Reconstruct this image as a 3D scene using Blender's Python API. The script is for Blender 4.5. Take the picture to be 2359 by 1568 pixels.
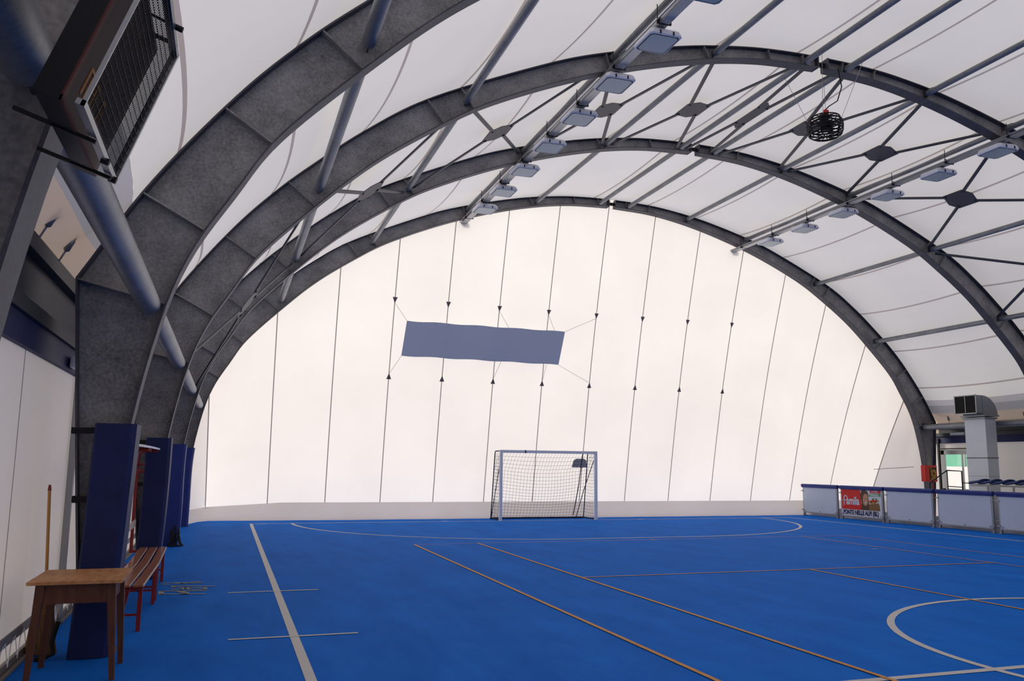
import bpy, bmesh, math, random
import numpy as np
from mathutils import Vector, Matrix
random.seed(7)
S = bpy.context.scene
for o in list(bpy.data.objects): bpy.data.objects.remove(o, do_unlink=True)
COL = S.collection

# ------------------------------------------------------------ camera
CAM = Vector((-9.231, -5.469, 1.681))
FPX, YAW, PIT, ROL = 1921.3, .32496, .14641, .01108
_r = Vector((math.cos(YAW), -math.sin(YAW), 0))
_f = Vector((math.sin(YAW)*math.cos(PIT), math.cos(YAW)*math.cos(PIT), math.sin(PIT)))
_u = _r.cross(_f)
RX = _r*math.cos(ROL) + _u*math.sin(ROL)
UX = -_r*math.sin(ROL) + _u*math.cos(ROL)
cd = bpy.data.cameras.new('camera'); cam = bpy.data.objects.new('camera', cd); COL.objects.link(cam)
cd.sensor_width = 36; cd.sensor_fit = 'HORIZONTAL'; cd.lens = FPX*36/2359; cd.clip_end = 500; cd.clip_start = .05
M = Matrix((RX, UX, -_f)).transposed().to_4x4(); M.translation = CAM
cam.matrix_world = M
S.camera = cam

# ------------------------------------------------------------ world, sun, exposure
S.view_settings.view_transform = 'Standard'; S.view_settings.look = 'None'
S.view_settings.gamma = 1; S.view_settings.use_curve_mapping = False
S.view_settings.exposure = 0.0
W = bpy.data.worlds.new('sky'); S.world = W; W.use_nodes = True
nt = W.node_tree; nt.nodes.clear()
out = nt.nodes.new('ShaderNodeOutputWorld'); bg = nt.nodes.new('ShaderNodeBackground')
tc = nt.nodes.new('ShaderNodeTexCoord'); sep = nt.nodes.new('ShaderNodeSeparateXYZ'); rmp = nt.nodes.new('ShaderNodeValToRGB')
nt.links.new(tc.outputs['Generated'], sep.inputs[0]); nt.links.new(sep.outputs['Z'], rmp.inputs[0])
rmp.color_ramp.elements[0].position = 0.0; rmp.color_ramp.elements[0].color = (1.0, .95, .89, 1)
rmp.color_ramp.elements[1].position = .6; rmp.color_ramp.elements[1].color = (.98, .93, .88, 1)
nt.links.new(rmp.outputs[0], bg.inputs[0]); bg.inputs[1].default_value = 1.5
nt.links.new(bg.outputs[0], out.inputs[0])
sd = bpy.data.lights.new('sun', 'SUN'); sun = bpy.data.objects.new('sun', sd); COL.objects.link(sun)
sd.energy = 4.2; sd.angle = math.radians(12); sd.color = (1, .92, .84)
sun.location = (-15, 50, 16)
sun.rotation_euler = Vector((.30, -1.0, -.30)).to_track_quat('-Z', 'Y').to_euler()

# ------------------------------------------------------------ materials
def mat(name, color, rough=.6, metal=0., noise=None, nscale=8., bump=0., spec=.25, coat=0., detail=4, stretch=None):
    m = bpy.data.materials.new(name); m.use_nodes = True
    n = m.node_tree.nodes; l = m.node_tree.links; b = n['Principled BSDF']
    b.inputs['Base Color'].default_value = (*color, 1); b.inputs['Roughness'].default_value = rough
    b.inputs['Metallic'].default_value = metal; b.inputs['Specular IOR Level'].default_value = spec
    if coat: b.inputs['Coat Weight'].default_value = coat
    if noise is not None or bump:
        t = n.new('ShaderNodeTexCoord'); mp = n.new('ShaderNodeMapping'); nz = n.new('ShaderNodeTexNoise')
        l.new(t.outputs['Object'], mp.inputs[0]); l.new(mp.outputs[0], nz.inputs['Vector'])
        if stretch: mp.inputs['Scale'].default_value = stretch
        nz.inputs['Scale'].default_value = nscale; nz.inputs['Detail'].default_value = detail; nz.inputs['Roughness'].default_value = .65
        if noise is not None:
            r = n.new('ShaderNodeValToRGB'); l.new(nz.outputs['Fac'], r.inputs[0])
            r.color_ramp.elements[0].position = .3; r.color_ramp.elements[1].position = .72
            r.color_ramp.elements[0].color = (*color, 1); r.color_ramp.elements[1].color = (*noise, 1)
            l.new(r.outputs[0], b.inputs['Base Color'])
        if bump:
            bp = n.new('ShaderNodeBump'); bp.inputs['Strength'].default_value = bump; bp.inputs['Distance'].default_value = .01
            l.new(nz.outputs['Fac'], bp.inputs['Height']); l.new(bp.outputs[0], b.inputs['Normal'])
    return m

def fabric(name, col, trans, noise=.05, tcol=None):
    m = bpy.data.materials.new(name); m.use_nodes = True
    n = m.node_tree.nodes; l = m.node_tree.links; n.clear()
    o = n.new('ShaderNodeOutputMaterial'); mx = n.new('ShaderNodeMixShader'); d = n.new('ShaderNodeBsdfDiffuse'); t = n.new('ShaderNodeBsdfTranslucent')
    tcd = n.new('ShaderNodeTexCoord'); nz = n.new('ShaderNodeTexNoise'); nz.inputs['Scale'].default_value = .45; nz.inputs['Detail'].default_value = 3
    l.new(tcd.outputs['Object'], nz.inputs['Vector'])
    for sh, c in ((d, col), (t, tcol or col)):
        r = n.new('ShaderNodeValToRGB'); l.new(nz.outputs['Fac'], r.inputs[0])
        r.color_ramp.elements[0].position = .3; r.color_ramp.elements[1].position = .7
        r.color_ramp.elements[0].color = (*[x*(1-noise) for x in c], 1); r.color_ramp.elements[1].color = (*c, 1)
        l.new(r.outputs[0], sh.inputs['Color'])
    mx.inputs[0].default_value = trans
    l.new(d.outputs[0], mx.inputs[1]); l.new(t.outputs[0], mx.inputs[2]); l.new(mx.outputs[0], o.inputs[0])
    return m

def galv(name, c0, c1, metal=.35, rough=.5):
    m = bpy.data.materials.new(name); m.use_nodes = True
    n = m.node_tree.nodes; l = m.node_tree.links; b = n['Principled BSDF']
    t = n.new('ShaderNodeTexCoord')
    a = n.new('ShaderNodeTexNoise'); a.inputs['Scale'].default_value = 1.6; a.inputs['Detail'].default_value = 6; a.inputs['Roughness'].default_value = .7
    v = n.new('ShaderNodeTexNoise'); v.inputs['Scale'].default_value = 38; v.inputs['Detail'].default_value = 3
    l.new(t.outputs['Object'], a.inputs['Vector']); l.new(t.outputs['Object'], v.inputs['Vector'])
    mx = n.new('ShaderNodeMath'); mx.operation = 'MULTIPLY_ADD'; l.new(v.outputs['Fac'], mx.inputs[0]); mx.inputs[1].default_value = .55
    l.new(a.outputs['Fac'], mx.inputs[2])
    r = n.new('ShaderNodeValToRGB'); l.new(mx.outputs[0], r.inputs[0])
    r.color_ramp.elements[0].position = .5; r.color_ramp.elements[1].position = 1.0
    r.color_ramp.elements[0].color = (*c0, 1); r.color_ramp.elements[1].color = (*c1, 1)
    l.new(r.outputs[0], b.inputs['Base Color']); b.inputs['Metallic'].default_value = metal; b.inputs['Roughness'].default_value = rough
    return m

def wood(name, c0, c1, rough=.4, sc=(14, 1.2, 14), coat=0):
    m = mat(name, c0, rough, noise=c1, nscale=2.2, stretch=sc, coat=coat, detail=6); return m

STEEL = galv('galvanised_steel', (.085, .085, .089), (.36, .35, .355), .1, .6)
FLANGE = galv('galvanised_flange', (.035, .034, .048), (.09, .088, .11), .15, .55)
TUBE = galv('galvanised_tube', (.13, .14, .165), (.27, .28, .30), .4, .42)
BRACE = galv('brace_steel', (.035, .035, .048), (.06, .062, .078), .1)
RAILM = galv('rail_metal', (.3, .31, .33), (.42, .43, .45), .7, .32)
MEM = fabric('roof_membrane', (.76, .745, .755), .36)
MEMEND = fabric('end_membrane', (.86, .83, .81), .40, .07)
SEAM = fabric('membrane_seam', (.50, .44, .43), .25, 0)
SEAMD = fabric('membrane_cord_seam', (.34, .30, .29), .16, 0)
MEMWALL = fabric('wall_membrane', (.78, .73, .715), .18)
MEMGREY = fabric('membrane_double', (.52, .51, .54), .16, .02)
MEMLAV = fabric('membrane_overlap', (.66, .64, .67), .20, .02)
MEMBEIGE = fabric('membrane_flap', (.85, .68, .55), .13, .02)
CURB = fabric('curb_membrane', (.86, .77, .69), .17, .08)
NAVY = mat('navy_vinyl', (.008, .013, .07), .55, noise=(.012, .02, .10), nscale=3)
NAVYB = mat('navy_pad_vinyl', (.014, .026, .16), .5, noise=(.02, .04, .22), nscale=3)
BLACK = mat('black_rubber', (.006, .006, .007), .6)
BLACKM = mat('black_metal', (.012, .012, .014), .45, .3)
WHITE = mat('white_paint', (.74, .77, .84), .45)
LAMPG = mat('lamp_housing_grey', (.80, .81, .88), .4)
LAMPGL = mat('lamp_glass', (.30, .41, .46), .25, .0, spec=.8)
REDP = mat('red_paint', (.24, .012, .010), .35, spec=.5)
REDB = mat('red_hose_box', (.55, .02, .012), .35)
YEL = mat('hose_yellow', (.55, .30, .05), .5, noise=(.2, .12, .02), nscale=20)
TABLEW = wood('table_wood', (.36, .15, .055), (.62, .31, .12), .5, (9, 1.5, 9), 0)
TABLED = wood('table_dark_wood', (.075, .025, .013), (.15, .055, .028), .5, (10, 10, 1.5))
SLAT = wood('bench_slat_wood', (.26, .085, .035), (.42, .17, .08), .3, (12, 1, 12), .3)
PALEW = wood('pale_wood', (.55, .46, .38), (.66, .56, .48), .45)
BROOM = mat('straw', (.10, .045, .018), .8, noise=(.32, .17, .07), nscale=6, stretch=(30, 30, 1.5), bump=.6)
HANDLE = mat('broom_handle', (.55, .28, .08), .35)
PANEL = mat('board_panel', (.50, .56, .65), .4, noise=(.54, .60, .69), nscale=1.5)
ALU = mat('aluminium', (.33, .335, .35), .38, .75)
DARKPL = mat('dark_sheet_metal', (.055, .055, .062), .5, .3)
BANNER = fabric('banner_cloth', (.52, .57, .70), .58, .03)
DUCT = mat('duct_sheet', (.58, .62, .66), .4, .1, noise=(.64, .68, .72), nscale=2)
DUCTD = mat('duct_elbow', (.28, .30, .32), .4, .35)
NET = mat('net_cord', (.014, .018, .05), .8)
LINEW = mat('white_line_paint', (.50, .48, .47), .6, noise=(.56, .54, .53), nscale=12)
LINEO = mat('orange_line_paint', (.50, .20, .035), .6, noise=(.58, .26, .06), nscale=12)
GRAFF = mat('faded_lettering_paint', (.20, .22, .25), .7, noise=(.34, .33, .32), nscale=20)
CONCRETE = mat('outside_ground', (.35, .34, .32), .9, noise=(.42, .41, .39), nscale=3)
SEATM = mat('seat_plastic', (.014, .03, .14), .4)
GREENN = fabric('green_windbreak', (.42, .85, .68), .45, .25)
OUTW = mat('outside_plaster', (.85, .85, .85), .8)
GREYPL = mat('grey_plastic', (.30, .31, .32), .5)
POSTR = mat('poster_red', (.62, .018, .012), .5)
POSTW = mat('poster_white', (.62, .64, .68), .5)
POSTG = mat('poster_green', (.06, .27, .08), .5)
POSTN = mat('poster_navy', (.012, .018, .07), .5)
SKINP = mat('poster_face', (.55, .27, .16), .5)
HAIRP = mat('poster_hair', (.10, .045, .02), .5)
BAGP = mat('poster_bag', (.22, .11, .04), .5)
FRU = mat('poster_fruit', (.6, .22, .02), .5, noise=(.35, .02, .01), nscale=20)
SCRB = mat('scoreboard_face', (.03, .010, .012), .5, noise=(.05, .016, .018), nscale=4)
SCRR = mat('scoreboard_maroon', (.10, .02, .02), .5)
ORNG = mat('scoreboard_lettering', (.65, .26, .07), .5)

# floor: woven blue sports surface
FLOOR = bpy.data.materials.new('blue_sport_floor'); FLOOR.use_nodes = True
n = FLOOR.node_tree.nodes; l = FLOOR.node_tree.links; b = n['Principled BSDF']
t = n.new('ShaderNodeTexCoord'); mp = n.new('ShaderNodeMapping'); mp.inputs['Scale'].default_value = (1.6, .5, 1)
a = n.new('ShaderNodeTexNoise'); a.inputs['Scale'].default_value = 1.1; a.inputs['Detail'].default_value = 8; a.inputs['Roughness'].default_value = .7
l.new(t.outputs['Object'], mp.inputs[0]); l.new(mp.outputs[0], a.inputs['Vector'])
r = n.new('ShaderNodeValToRGB'); l.new(a.outputs['Fac'], r.inputs[0])
r.color_ramp.elements[0].position = .3; r.color_ramp.elements[1].position = .72
r.color_ramp.elements[0].color = (.006, .115, .50, 1); r.color_ramp.elements[1].color = (.010, .165, .66, 1)
l.new(r.outputs[0], b.inputs['Base Color']); b.inputs['Roughness'].default_value = .7; b.inputs['Specular IOR Level'].default_value = .02
wv = n.new('ShaderNodeTexBrick'); mp2 = n.new('ShaderNodeMapping'); mp2.inputs['Scale'].default_value = (4, 4, 4)
l.new(t.outputs['Object'], mp2.inputs[0]); l.new(mp2.outputs[0], wv.inputs['Vector'])
wv.inputs['Mortar Size'].default_value = .03; wv.offset = 0
bp = n.new('ShaderNodeBump'); bp.inputs['Strength'].default_value = .18; bp.inputs['Distance'].default_value = .004
l.new(wv.outputs['Fac'], bp.inputs['Height']); l.new(bp.outputs[0], b.inputs['Normal'])

GLASS = bpy.data.materials.new('window_glass'); GLASS.use_nodes = True
n = GLASS.node_tree.nodes; l = GLASS.node_tree.links; n.clear()
o = n.new('ShaderNodeOutputMaterial'); mx = n.new('ShaderNodeMixShader'); tr = n.new('ShaderNodeBsdfTransparent'); gl = n.new('ShaderNodeBsdfGlossy')
gl.inputs['Roughness'].default_value = .02; mx.inputs[0].default_value = .07
l.new(tr.outputs[0], mx.inputs[1]); l.new(gl.outputs[0], mx.inputs[2]); l.new(mx.outputs[0], o.inputs[0])

# ------------------------------------------------------------ mesh builder
WL = {}
class MB:
    def __init__(s): s.v = []; s.f = []; s.m = []; s.smooth = []
    def add(s, vs, fs, mi=0, sm=False):
        k = len(s.v); s.v += [Vector(p) for p in vs]
        for f in fs: s.f.append([k+i for i in f]); s.m.append(mi); s.smooth.append(sm)
        return s
    def box(s, c, size, R=None, mi=0, bev=0.):
        c = Vector(c); h = [d/2 for d in size]
        if bev > 0:
            bm = bmesh.new(); bmesh.ops.create_cube(bm, size=1)
            for v in bm.verts: v.co = Vector((v.co.x*size[0], v.co.y*size[1], v.co.z*size[2]))
            bmesh.ops.bevel(bm, geom=bm.edges[:], offset=bev, segments=2, affect='EDGES', profile=.6)
            bm.verts.ensure_lookup_table()
            vs = [c + ((R @ v.co) if R else v.co) for v in bm.verts]; fs = [[v.index for v in f.verts] for f in bm.faces]
            bm.free(); return s.add(vs, fs, mi)
        P = [Vector((x*h[0], y*h[1], z*h[2])) for x in (-1, 1) for y in (-1, 1) for z in (-1, 1)]
        if R: P = [R @ p for p in P]
        return s.add([c+p for p in P], [(0,1,3,2),(4,6,7,5),(0,4,5,1),(2,3,7,6),(0,2,6,4),(1,5,7,3)], mi)
    def beam(s, a, b, w, h, up=(0,0,1), mi=0, bev=0.):
        a = Vector(a); b = Vector(b); d = (b-a); L = d.length; d.normalize(); up = Vector(up)
        x = up.cross(d)
        if x.length < 1e-4: x = Vector((1,0,0))
        x.normalize(); u = d.cross(x)
        R = Matrix((x, d, u)).transposed()
        return s.box((a+b)/2, (w, L, h), R, mi, bev)
    def tube(s, pts, r, n=12, cap=True, mi=0, sm=True):
        pts = [Vector(p) for p in pts]; rings = []
        rr = r if isinstance(r, (list, tuple)) else [r]*len(pts)
        prev = None; vs = []; fs = []
        for i, p in enumerate(pts):
            d = (pts[min(i+1, len(pts)-1)] - pts[max(i-1, 0)]).normalized()
            if prev is None:
                x = d.cross(Vector((0,0,1)))
                if x.length < .05: x = d.cross(Vector((1,0,0)))
            else: x = prev - d*prev.dot(d)
            x.normalize(); prev = x; y = d.cross(x)
            for k in range(n):
                a = 2*math.pi*k/n; vs.append(p + (x*math.cos(a)+y*math.sin(a))*rr[i])
        for i in range(len(pts)-1):
            for k in range(n):
                fs.append((i*n+k, i*n+(k+1)%n, (i+1)*n+(k+1)%n, (i+1)*n+k))
        s.add(vs, fs, mi, sm)
        if cap: s.add([vs[k] for k in range(n)], [tuple(range(n))[::-1]], mi); s.add(vs[-n:], [tuple(range(n))], mi)
        return s
    def prism(s, poly, vec, mi=0):   # poly: 3D points planar, extruded by vec
        n = len(poly); P = [Vector(p) for p in poly]; v = Vector(vec)
        vs = P + [p+v for p in P]
        fs = [tuple(range(n))[::-1], tuple(range(n, 2*n))] + [(i, (i+1)%n, n+(i+1)%n, n+i) for i in range(n)]
        return s.add(vs, fs, mi)
    def build(s, name, mats, parent=None, origin=None):
        me = bpy.data.meshes.new(name); mats = mats if isinstance(mats, (list, tuple)) else [mats]
        P = Vector((0,0,0))
        if parent is not None: P = WL[parent.name]
        if origin is None:
            if parent is not None: origin = P
            else:
                xs = [v.x for v in s.v]; ys = [v.y for v in s.v]; zs = [v.z for v in s.v]
                origin = Vector(((min(xs)+max(xs))/2, (min(ys)+max(ys))/2, min(zs)))
        origin = Vector(origin)
        me.from_pydata([tuple(v-origin) for v in s.v], [], s.f)
        for mm in mats: me.materials.append(mm)
        me.polygons.foreach_set('material_index', s.m); me.polygons.foreach_set('use_smooth', s.smooth)
        bm = bmesh.new(); bm.from_mesh(me); bmesh.ops.recalc_face_normals(bm, faces=bm.faces[:]); bm.to_mesh(me); bm.free()
        me.update()
        o = bpy.data.objects.new(name, me); COL.objects.link(o); o.location = origin - P
        if parent is not None: o.parent = parent
        WL[o.name] = origin
        return o

def tag(o, label=None, cat=None, group=None, kind=None):
    if label: o['label'] = label
    if cat: o['category'] = cat
    if group: o['group'] = group
    if kind: o['kind'] = kind
    return o
def thing(name, loc, label, cat, group=None, kind=None):
    e = bpy.data.objects.new(name, None); COL.objects.link(e); e.location = loc; e.empty_display_size = .2
    WL[e.name] = Vector(loc); return tag(e, label, cat, group, kind)
def copy_tree(o, loc=None, label=None, parent=None):
    c = o.copy(); COL.objects.link(c); c.parent = parent
    if loc is not None: c.location = loc
    if label: c['label'] = label
    for ch in o.children: copy_tree(ch, None, None, c)
    return c
def inview(p, mx=1.12):
    v = Vector(p)-CAM; z = v.dot(_f)
    if z < .3: return False
    x = FPX*v.dot(RX)/z; y = FPX*v.dot(UX)/z
    return abs(x) < 1180*mx and abs(y) < 784*mx
def seg_inview(a, b):
    a = Vector(a); b = Vector(b)
    return any(inview(a.lerp(b, i/30)) for i in range(31))

# ------------------------------------------------------------ hall profile
X0 = 1.93
YA = [17.905-5*i for i in range(6)]
def catmull(P, n=10):
    P = [Vector((x, y, 0)) for x, y in P]; out = []
    for i in range(len(P)-1):
        p0 = P[i-1] if i else P[0]*2-P[1]; p1 = P[i]; p2 = P[i+1]; p3 = P[i+2] if i+2 < len(P) else P[-1]*2-P[-2]
        for k in range(n):
            t = k/n
            out.append(.5*((2*p1)+(p2-p0)*t+(2*p0-5*p1+4*p2-p3)*t*t+(3*p1-p0-3*p2+p3)*t**3))
    out.append(P[-1]); return [(p.x, p.y) for p in out]
OUT_ARC = catmull([(12.55,3.3),(11.99,4.27),(11.26,5.26),(10.65,5.93),(10.1,6.44),(9.28,7.13),(8.2,7.86),(6.3,8.75),(5.05,9.22),(3.26,9.69),(1.89,9.92),(.9,10.0),(0,10.02)])
IN_ALL = catmull([(12.12,0),(12.07,1.2),(11.98,2.1),(11.79,3.04),(11.57,3.66),(11.22,4.27),(10.82,4.9),(9.98,5.78),(9.1,6.6),(8.1,7.33),(7.0,8.0),(5.2,8.78),(3.3,9.37),(1.6,9.70),(0,9.79)])
def arclen(P):
    L = [0]
    for a, b in zip(P, P[1:]): L.append(L[-1]+math.dist(a, b))
    return L
def resample(P, n):
    L = arclen(P); T = L[-1]; xs = [i*T/n for i in range(n+1)]
    X = np.interp(xs, L, [p[0] for p in P]); Y = np.interp(xs, L, [p[1] for p in P]); return list(zip(X, Y))
def at_x(P, x):  # z at given rel x, arcs only (z decreasing in x)
    Q = sorted(P); return float(np.interp(x, [q[0] for q in Q], [q[1] for q in Q]))
ki = min(range(len(IN_ALL)), key=lambda i: abs(IN_ALL[i][1]-3.08))
IN_COL = resample(IN_ALL[:ki+1], 14); IN_ARC = resample(IN_ALL[ki:], 90)
OC = resample([(12.28, 0), (12.42, 1.6), (12.55, 3.3)], 14); OA = resample(OUT_ARC, 90)
INN = IN_COL + IN_ARC[1:]; OTT = OC + OA[1:]
def section_at(x):  # inner & outer points of beam at inner rel x (arc)
    i = min(range(14, len(INN)), key=lambda k: abs(INN[k][0]-x)); p = INN[i]; q = INN[min(i+1, len(INN)-1)]; o_ = INN[i-1]
    t = (q[0]-o_[0], q[1]-o_[1])
    c = [k for k in range(13, len(OTT)) if math.dist(OTT[k], p) < 1.2]
    j = min(c, key=lambda k: abs((OTT[k][0]-p[0])*t[0]+(OTT[k][1]-p[1])*t[1]))
    return p, OTT[j]

PURL = [(-11.92, 3.1, .10), (-10.0, 6.03, .080), (-7.58, 7.889, .066), (-4.77, 9.175, .062), (-2.57, 9.66, .062), (-.44, 9.85, .062),
        (.56, 9.85, .062), (2.69, 9.66, .062), (4.88, 9.175, .062), (7.68, 7.889, .066), (10.1, 6.03, .075), (12.02, 3.1, .10)]
PNAME = ['low eaves tube above the benches', 'second tube up from the left eaves', 'third tube up from the left eaves', 'tube above the left lamp rail',
         'first tube right of the left lamp rail', 'tube just left of the ridge', 'tube just right of the ridge', 'second tube right of the ridge',
         'tube above the right lamp rail', 'tube next outside the right lamp rail', 'upper tube over the right stand', 'low eaves tube over the right stand']
BAY = ['goal end bay', 'cross-braced bay', 'bay nearer than the braces', 'bay beside the caged scoreboard', 'bay at the extreme left edge']

# ------------------------------------------------------------ arches
ARCHL = ['Galvanised steel roof arch closest to the goal wall, smallest in view', 'Second galvanised roof arch from the goal wall, far end of the crossed braces',
         'Galvanised roof arch passing just above the hanging cage, near end of the braces', 'Large galvanised arch beside the wooden table, filling the upper left',
         'Dark steel arch leg at the extreme left edge, behind the caged scoreboard']
HFW = .12
def arch(i):
    Y = YA[i]
    root = thing('steel_arch', (X0, Y, 0), ARCHL[i], 'arch', 'steel roof arches')
    sides = (-1, 1) if i < 4 else (-1,)
    for sgn in sides:
        if i >= 3 and sgn == 1 and False: continue
        N = len(INN); last = N-1
        P = lambda q, y: (X0+sgn*q[0], y, q[1])
        inn = list(INN); ott = list(OTT)
        # stop just short of the hinge
        inn[-1] = (.13, inn[-1][1]); ott[-1] = (.13, ott[-1][1])
        w = MB(); t = .008
        for y in (Y-t, Y+t):
            vs = [P(q, y) for q in inn] + [P(q, y) for q in ott]
            w.add(vs, [(k, k+1, N+k+1, N+k) for k in range(N-1)])
        w.build('web', STEEL, root)
        for nm, pts, sg in (('inner_flange', inn, 1), ('outer_flange', ott, -1)):
            f = MB(); th = .018; vs = []
            for k, q in enumerate(pts):
                a = pts[max(k-1, 0)]; b = pts[min(k+1, N-1)]; d = Vector((b[0]-a[0], b[1]-a[1])).normalized()
                nrm = Vector((-d.y, d.x)) * sg   # towards inside for inner
                q2 = (q[0]+nrm.x*th*(-1), q[1]+nrm.y*th*(-1))
                vs += [P(q, Y-HFW), P(q, Y+HFW), P(q2, Y+HFW), P(q2, Y-HFW)]
            fs = []
            for k in range(N-1):
                for j in range(4): fs.append((4*k+j, 4*k+(j+1)%4, 4*k+4+(j+1)%4, 4*k+4+j))
            fs += [(0,1,2,3), (4*N-4, 4*N-3, 4*N-2, 4*N-1)]
            f.add(vs, fs); f.build(nm, FLANGE, root)
        st = [11.79, 11.45, 10.87, 9.98, 7.9, 7.45, 4.85, 2.63, 1.3, .5]
        for x in st:
            a, b = section_at(x); m = MB()
            m.beam(P(a, Y), P(b, Y), .014, 2*HFW-.01, up=(0, 1, 0)) if False else None
            d = (Vector(P(b, Y))-Vector(P(a, Y))).normalized(); tn = Vector((0, 1, 0)).cross(d)
            R = Matrix((tn, Vector((0, 1, 0)), d)).transposed()
            L = (Vector(P(b, Y))-Vector(P(a, Y))).length
            m.box((Vector(P(a, Y))+Vector(P(b, Y)))/2, (.014, 2*HFW-.012, L), R)
            m.build('stiffener', STEEL, root)
        a, b = INN[-1], OTT[-1]; m = MB(); m.box((X0+sgn*.12, Y, (a[1]+b[1])/2), (.02, 2*HFW, .25)); m.build('end_plate', FLANGE, root)
        m = MB(); m.box((X0+sgn*12.17, Y, .012), (.36, .30, .024)); m.build('base_plate', FLANGE, root)
    m = MB(); m.box((X0, Y, 9.905), (.24, .05, .09)); m.tube([(X0, Y-.07, 9.905), (X0, Y+.07, 9.905)], .03, 12); m.build('hinge_pin', BLACKM, root)
    return root
for i in range(5): arch(i)

# ------------------------------------------------------------ purlins
def purlin(j, bay):
    x, z, r = PURL[j]; y0 = YA[bay]-.14; y1 = (YA[bay+1] if bay+1 < len(YA) else YA[bay]-5)+.14
    a = (X0+x, y0, z); b = (X0+x, y1, z)
    if not seg_inview(a, b): return
    root = thing('roof_tube', (X0+x, (y0+y1)/2, z), ('Steel %s, in the %s' % (PNAME[j], BAY[bay])), 'roof tube', 'galvanised tubes between the arches')
    m = MB(); m.tube([(X0+x, y0+.01, z), (X0+x, y1-.01, z)], r, 20); m.build('tube', TUBE, root)
    for yy, sg in ((y0, -1), (y1, 1)):
        m = MB(); xs = 1 if x > 0 else -1
        m.prism([(X0+x-.007, yy+.13*-sg, z-r*.8), (X0+x-.007, yy+.13*-sg, z+r*1.5), (X0+x-.007, yy+.12*sg, z+r*1.3), (X0+x-.007, yy+.30*sg, z+r*.5), (X0+x-.007, yy+.30*sg, z-r*.5)], (.014, 0, 0))
        m.build('end_bracket', FLANGE, root)
for bay in range(5):
    for j in range(12): purlin(j, bay)

# ------------------------------------------------------------ diagonal braces in bay 2
BR = ['above the benches', 'second up from the left eaves', 'third up from the left eaves', 'just right of the left lamp rail', 'left of the ridge', 'on the ridge line',
      'right of the ridge behind the hanging cage', 'left of the right lamp rail', 'right of the right lamp rail', 'above the right stand', 'lowest on the right side']
ya, yb = YA[1]+.1, YA[2]-.1
for j in range(11):
    xa, za, _ = PURL[j]; xb, zb, _ = PURL[j+1]
    if j == 10: continue
    dz = -.02
    A = Vector((X0+xa, 0, za+dz)); B = Vector((X0+xb, 0, zb+dz)); d = (B-A).normalized()
    A += d*.14; B -= d*.14; mid = (A+B)/2; nrm = Vector((0, 1, 0)).cross(d)
    if nrm.z < 0: nrm = -nrm
    c = mid + Vector((0, (ya+yb)/2, 0))
    root = thing('cross_brace', c, 'Dark steel crossed braces with a centre plate, %s' % BR[j], 'brace', 'crossed braces in the braced bay')
    wd = (B-A).length
    hx = min(.30, wd*.2); hy = .42 if wd > 1.5 else .75
    hex_ = [(-hx, -hy*.45), (-hx*.35, -hy), (hx, -hy*.62), (hx, hy*.45), (hx*.35, hy), (-hx, hy*.62)]
    hex_ = [(-hx, -hy*.7), (-.06, -hy), (hx, -hy*.7), (hx, hy*.7), (.06, hy), (-hx, hy*.7)]
    m = MB(); m.prism([c + d*x + Vector((0, y, 0)) - nrm*.006 for x, y in hex_], nrm*.012)
    pl = m.build('centre_plate', BRACE, root)
    m = MB()
    for sx, sy in ((-1,-1),(1,-1),(-1,1),(1,1)):
        m.tube([c+d*(sx*hx*.75)+Vector((0, sy*hy*.62, 0))-nrm*.03, c+d*(sx*hx*.75)+Vector((0, sy*hy*.62, 0))+nrm*.02], .022, 6)
    m.build('bolts', BRACE, pl)
    for (E_, sx) in ((A, -1), (B, 1)):
        for yy, sy in ((YA[2]+.14, -1), (YA[1]-.14, 1)):
            p = E_ + Vector((0, yy, 0)); q = c + d*(sx*hx*.7) + Vector((0, sy*hy*.6, 0))
            m = MB(); m.beam(p, q, .075, .03, up=nrm); m.build('bar', BRACE, root)

# ------------------------------------------------------------ roof membrane
SR = [1.3, 3.05, 4.72, 6.4, 8.0, 9.5, 10.85, 11.85]; SL = [.6, 2.5, 4.25, 5.95, 7.65, 9.3, 10.7, 11.75]
ROOFP = []
OM = [p for p in catmull([(12.12,4.05),(11.99,4.27)], 4)][:-1] + [p for p in OUT_ARC if p[0] < 11.99]
def rel_curve():
    pts = [(-x, z) for x, z in OM] + [(x, z) for x, z in reversed(OM)][1:]
    L = arclen(pts); return pts, L
RP, RL = rel_curve()
def roof_pt(s):
    x = float(np.interp(s, RL, [p[0] for p in RP])); z = float(np.interp(s, RL, [p[1] for p in RP])); return x, z
def roof_n(s):
    a = roof_pt(max(s-.05, 0)); b = roof_pt(min(s+.05, RL[-1])); d = Vector((b[0]-a[0], b[1]-a[1])).normalized(); return Vector((d.y, -d.x))
def s_of_x(x): return float(np.interp(x, [p[0] for p in RP], RL))
stations = [0.0]; flags = []
seams = sorted([s_of_x(-x) for x in SL] + [s_of_x(x) for x in SR])
allS = []
prev = 0.0
for sm in seams + [RL[-1]]:
    e = sm-.028 if sm < RL[-1] else sm
    n = max(2, int((e-prev)/.45))
    for k in range(n): allS.append((prev+(e-prev)*k/n, prev+(e-prev)*(k+1)/n, 0))
    if sm < RL[-1]: allS.append((sm-.028, sm+.028, 1)); prev = sm+.028
def sag(s):
    x, z = roof_pt(s); return .11 + .08*min(1, max(0, (abs(x)-3)/6.5))
rf = MB(); NY = 14
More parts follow.
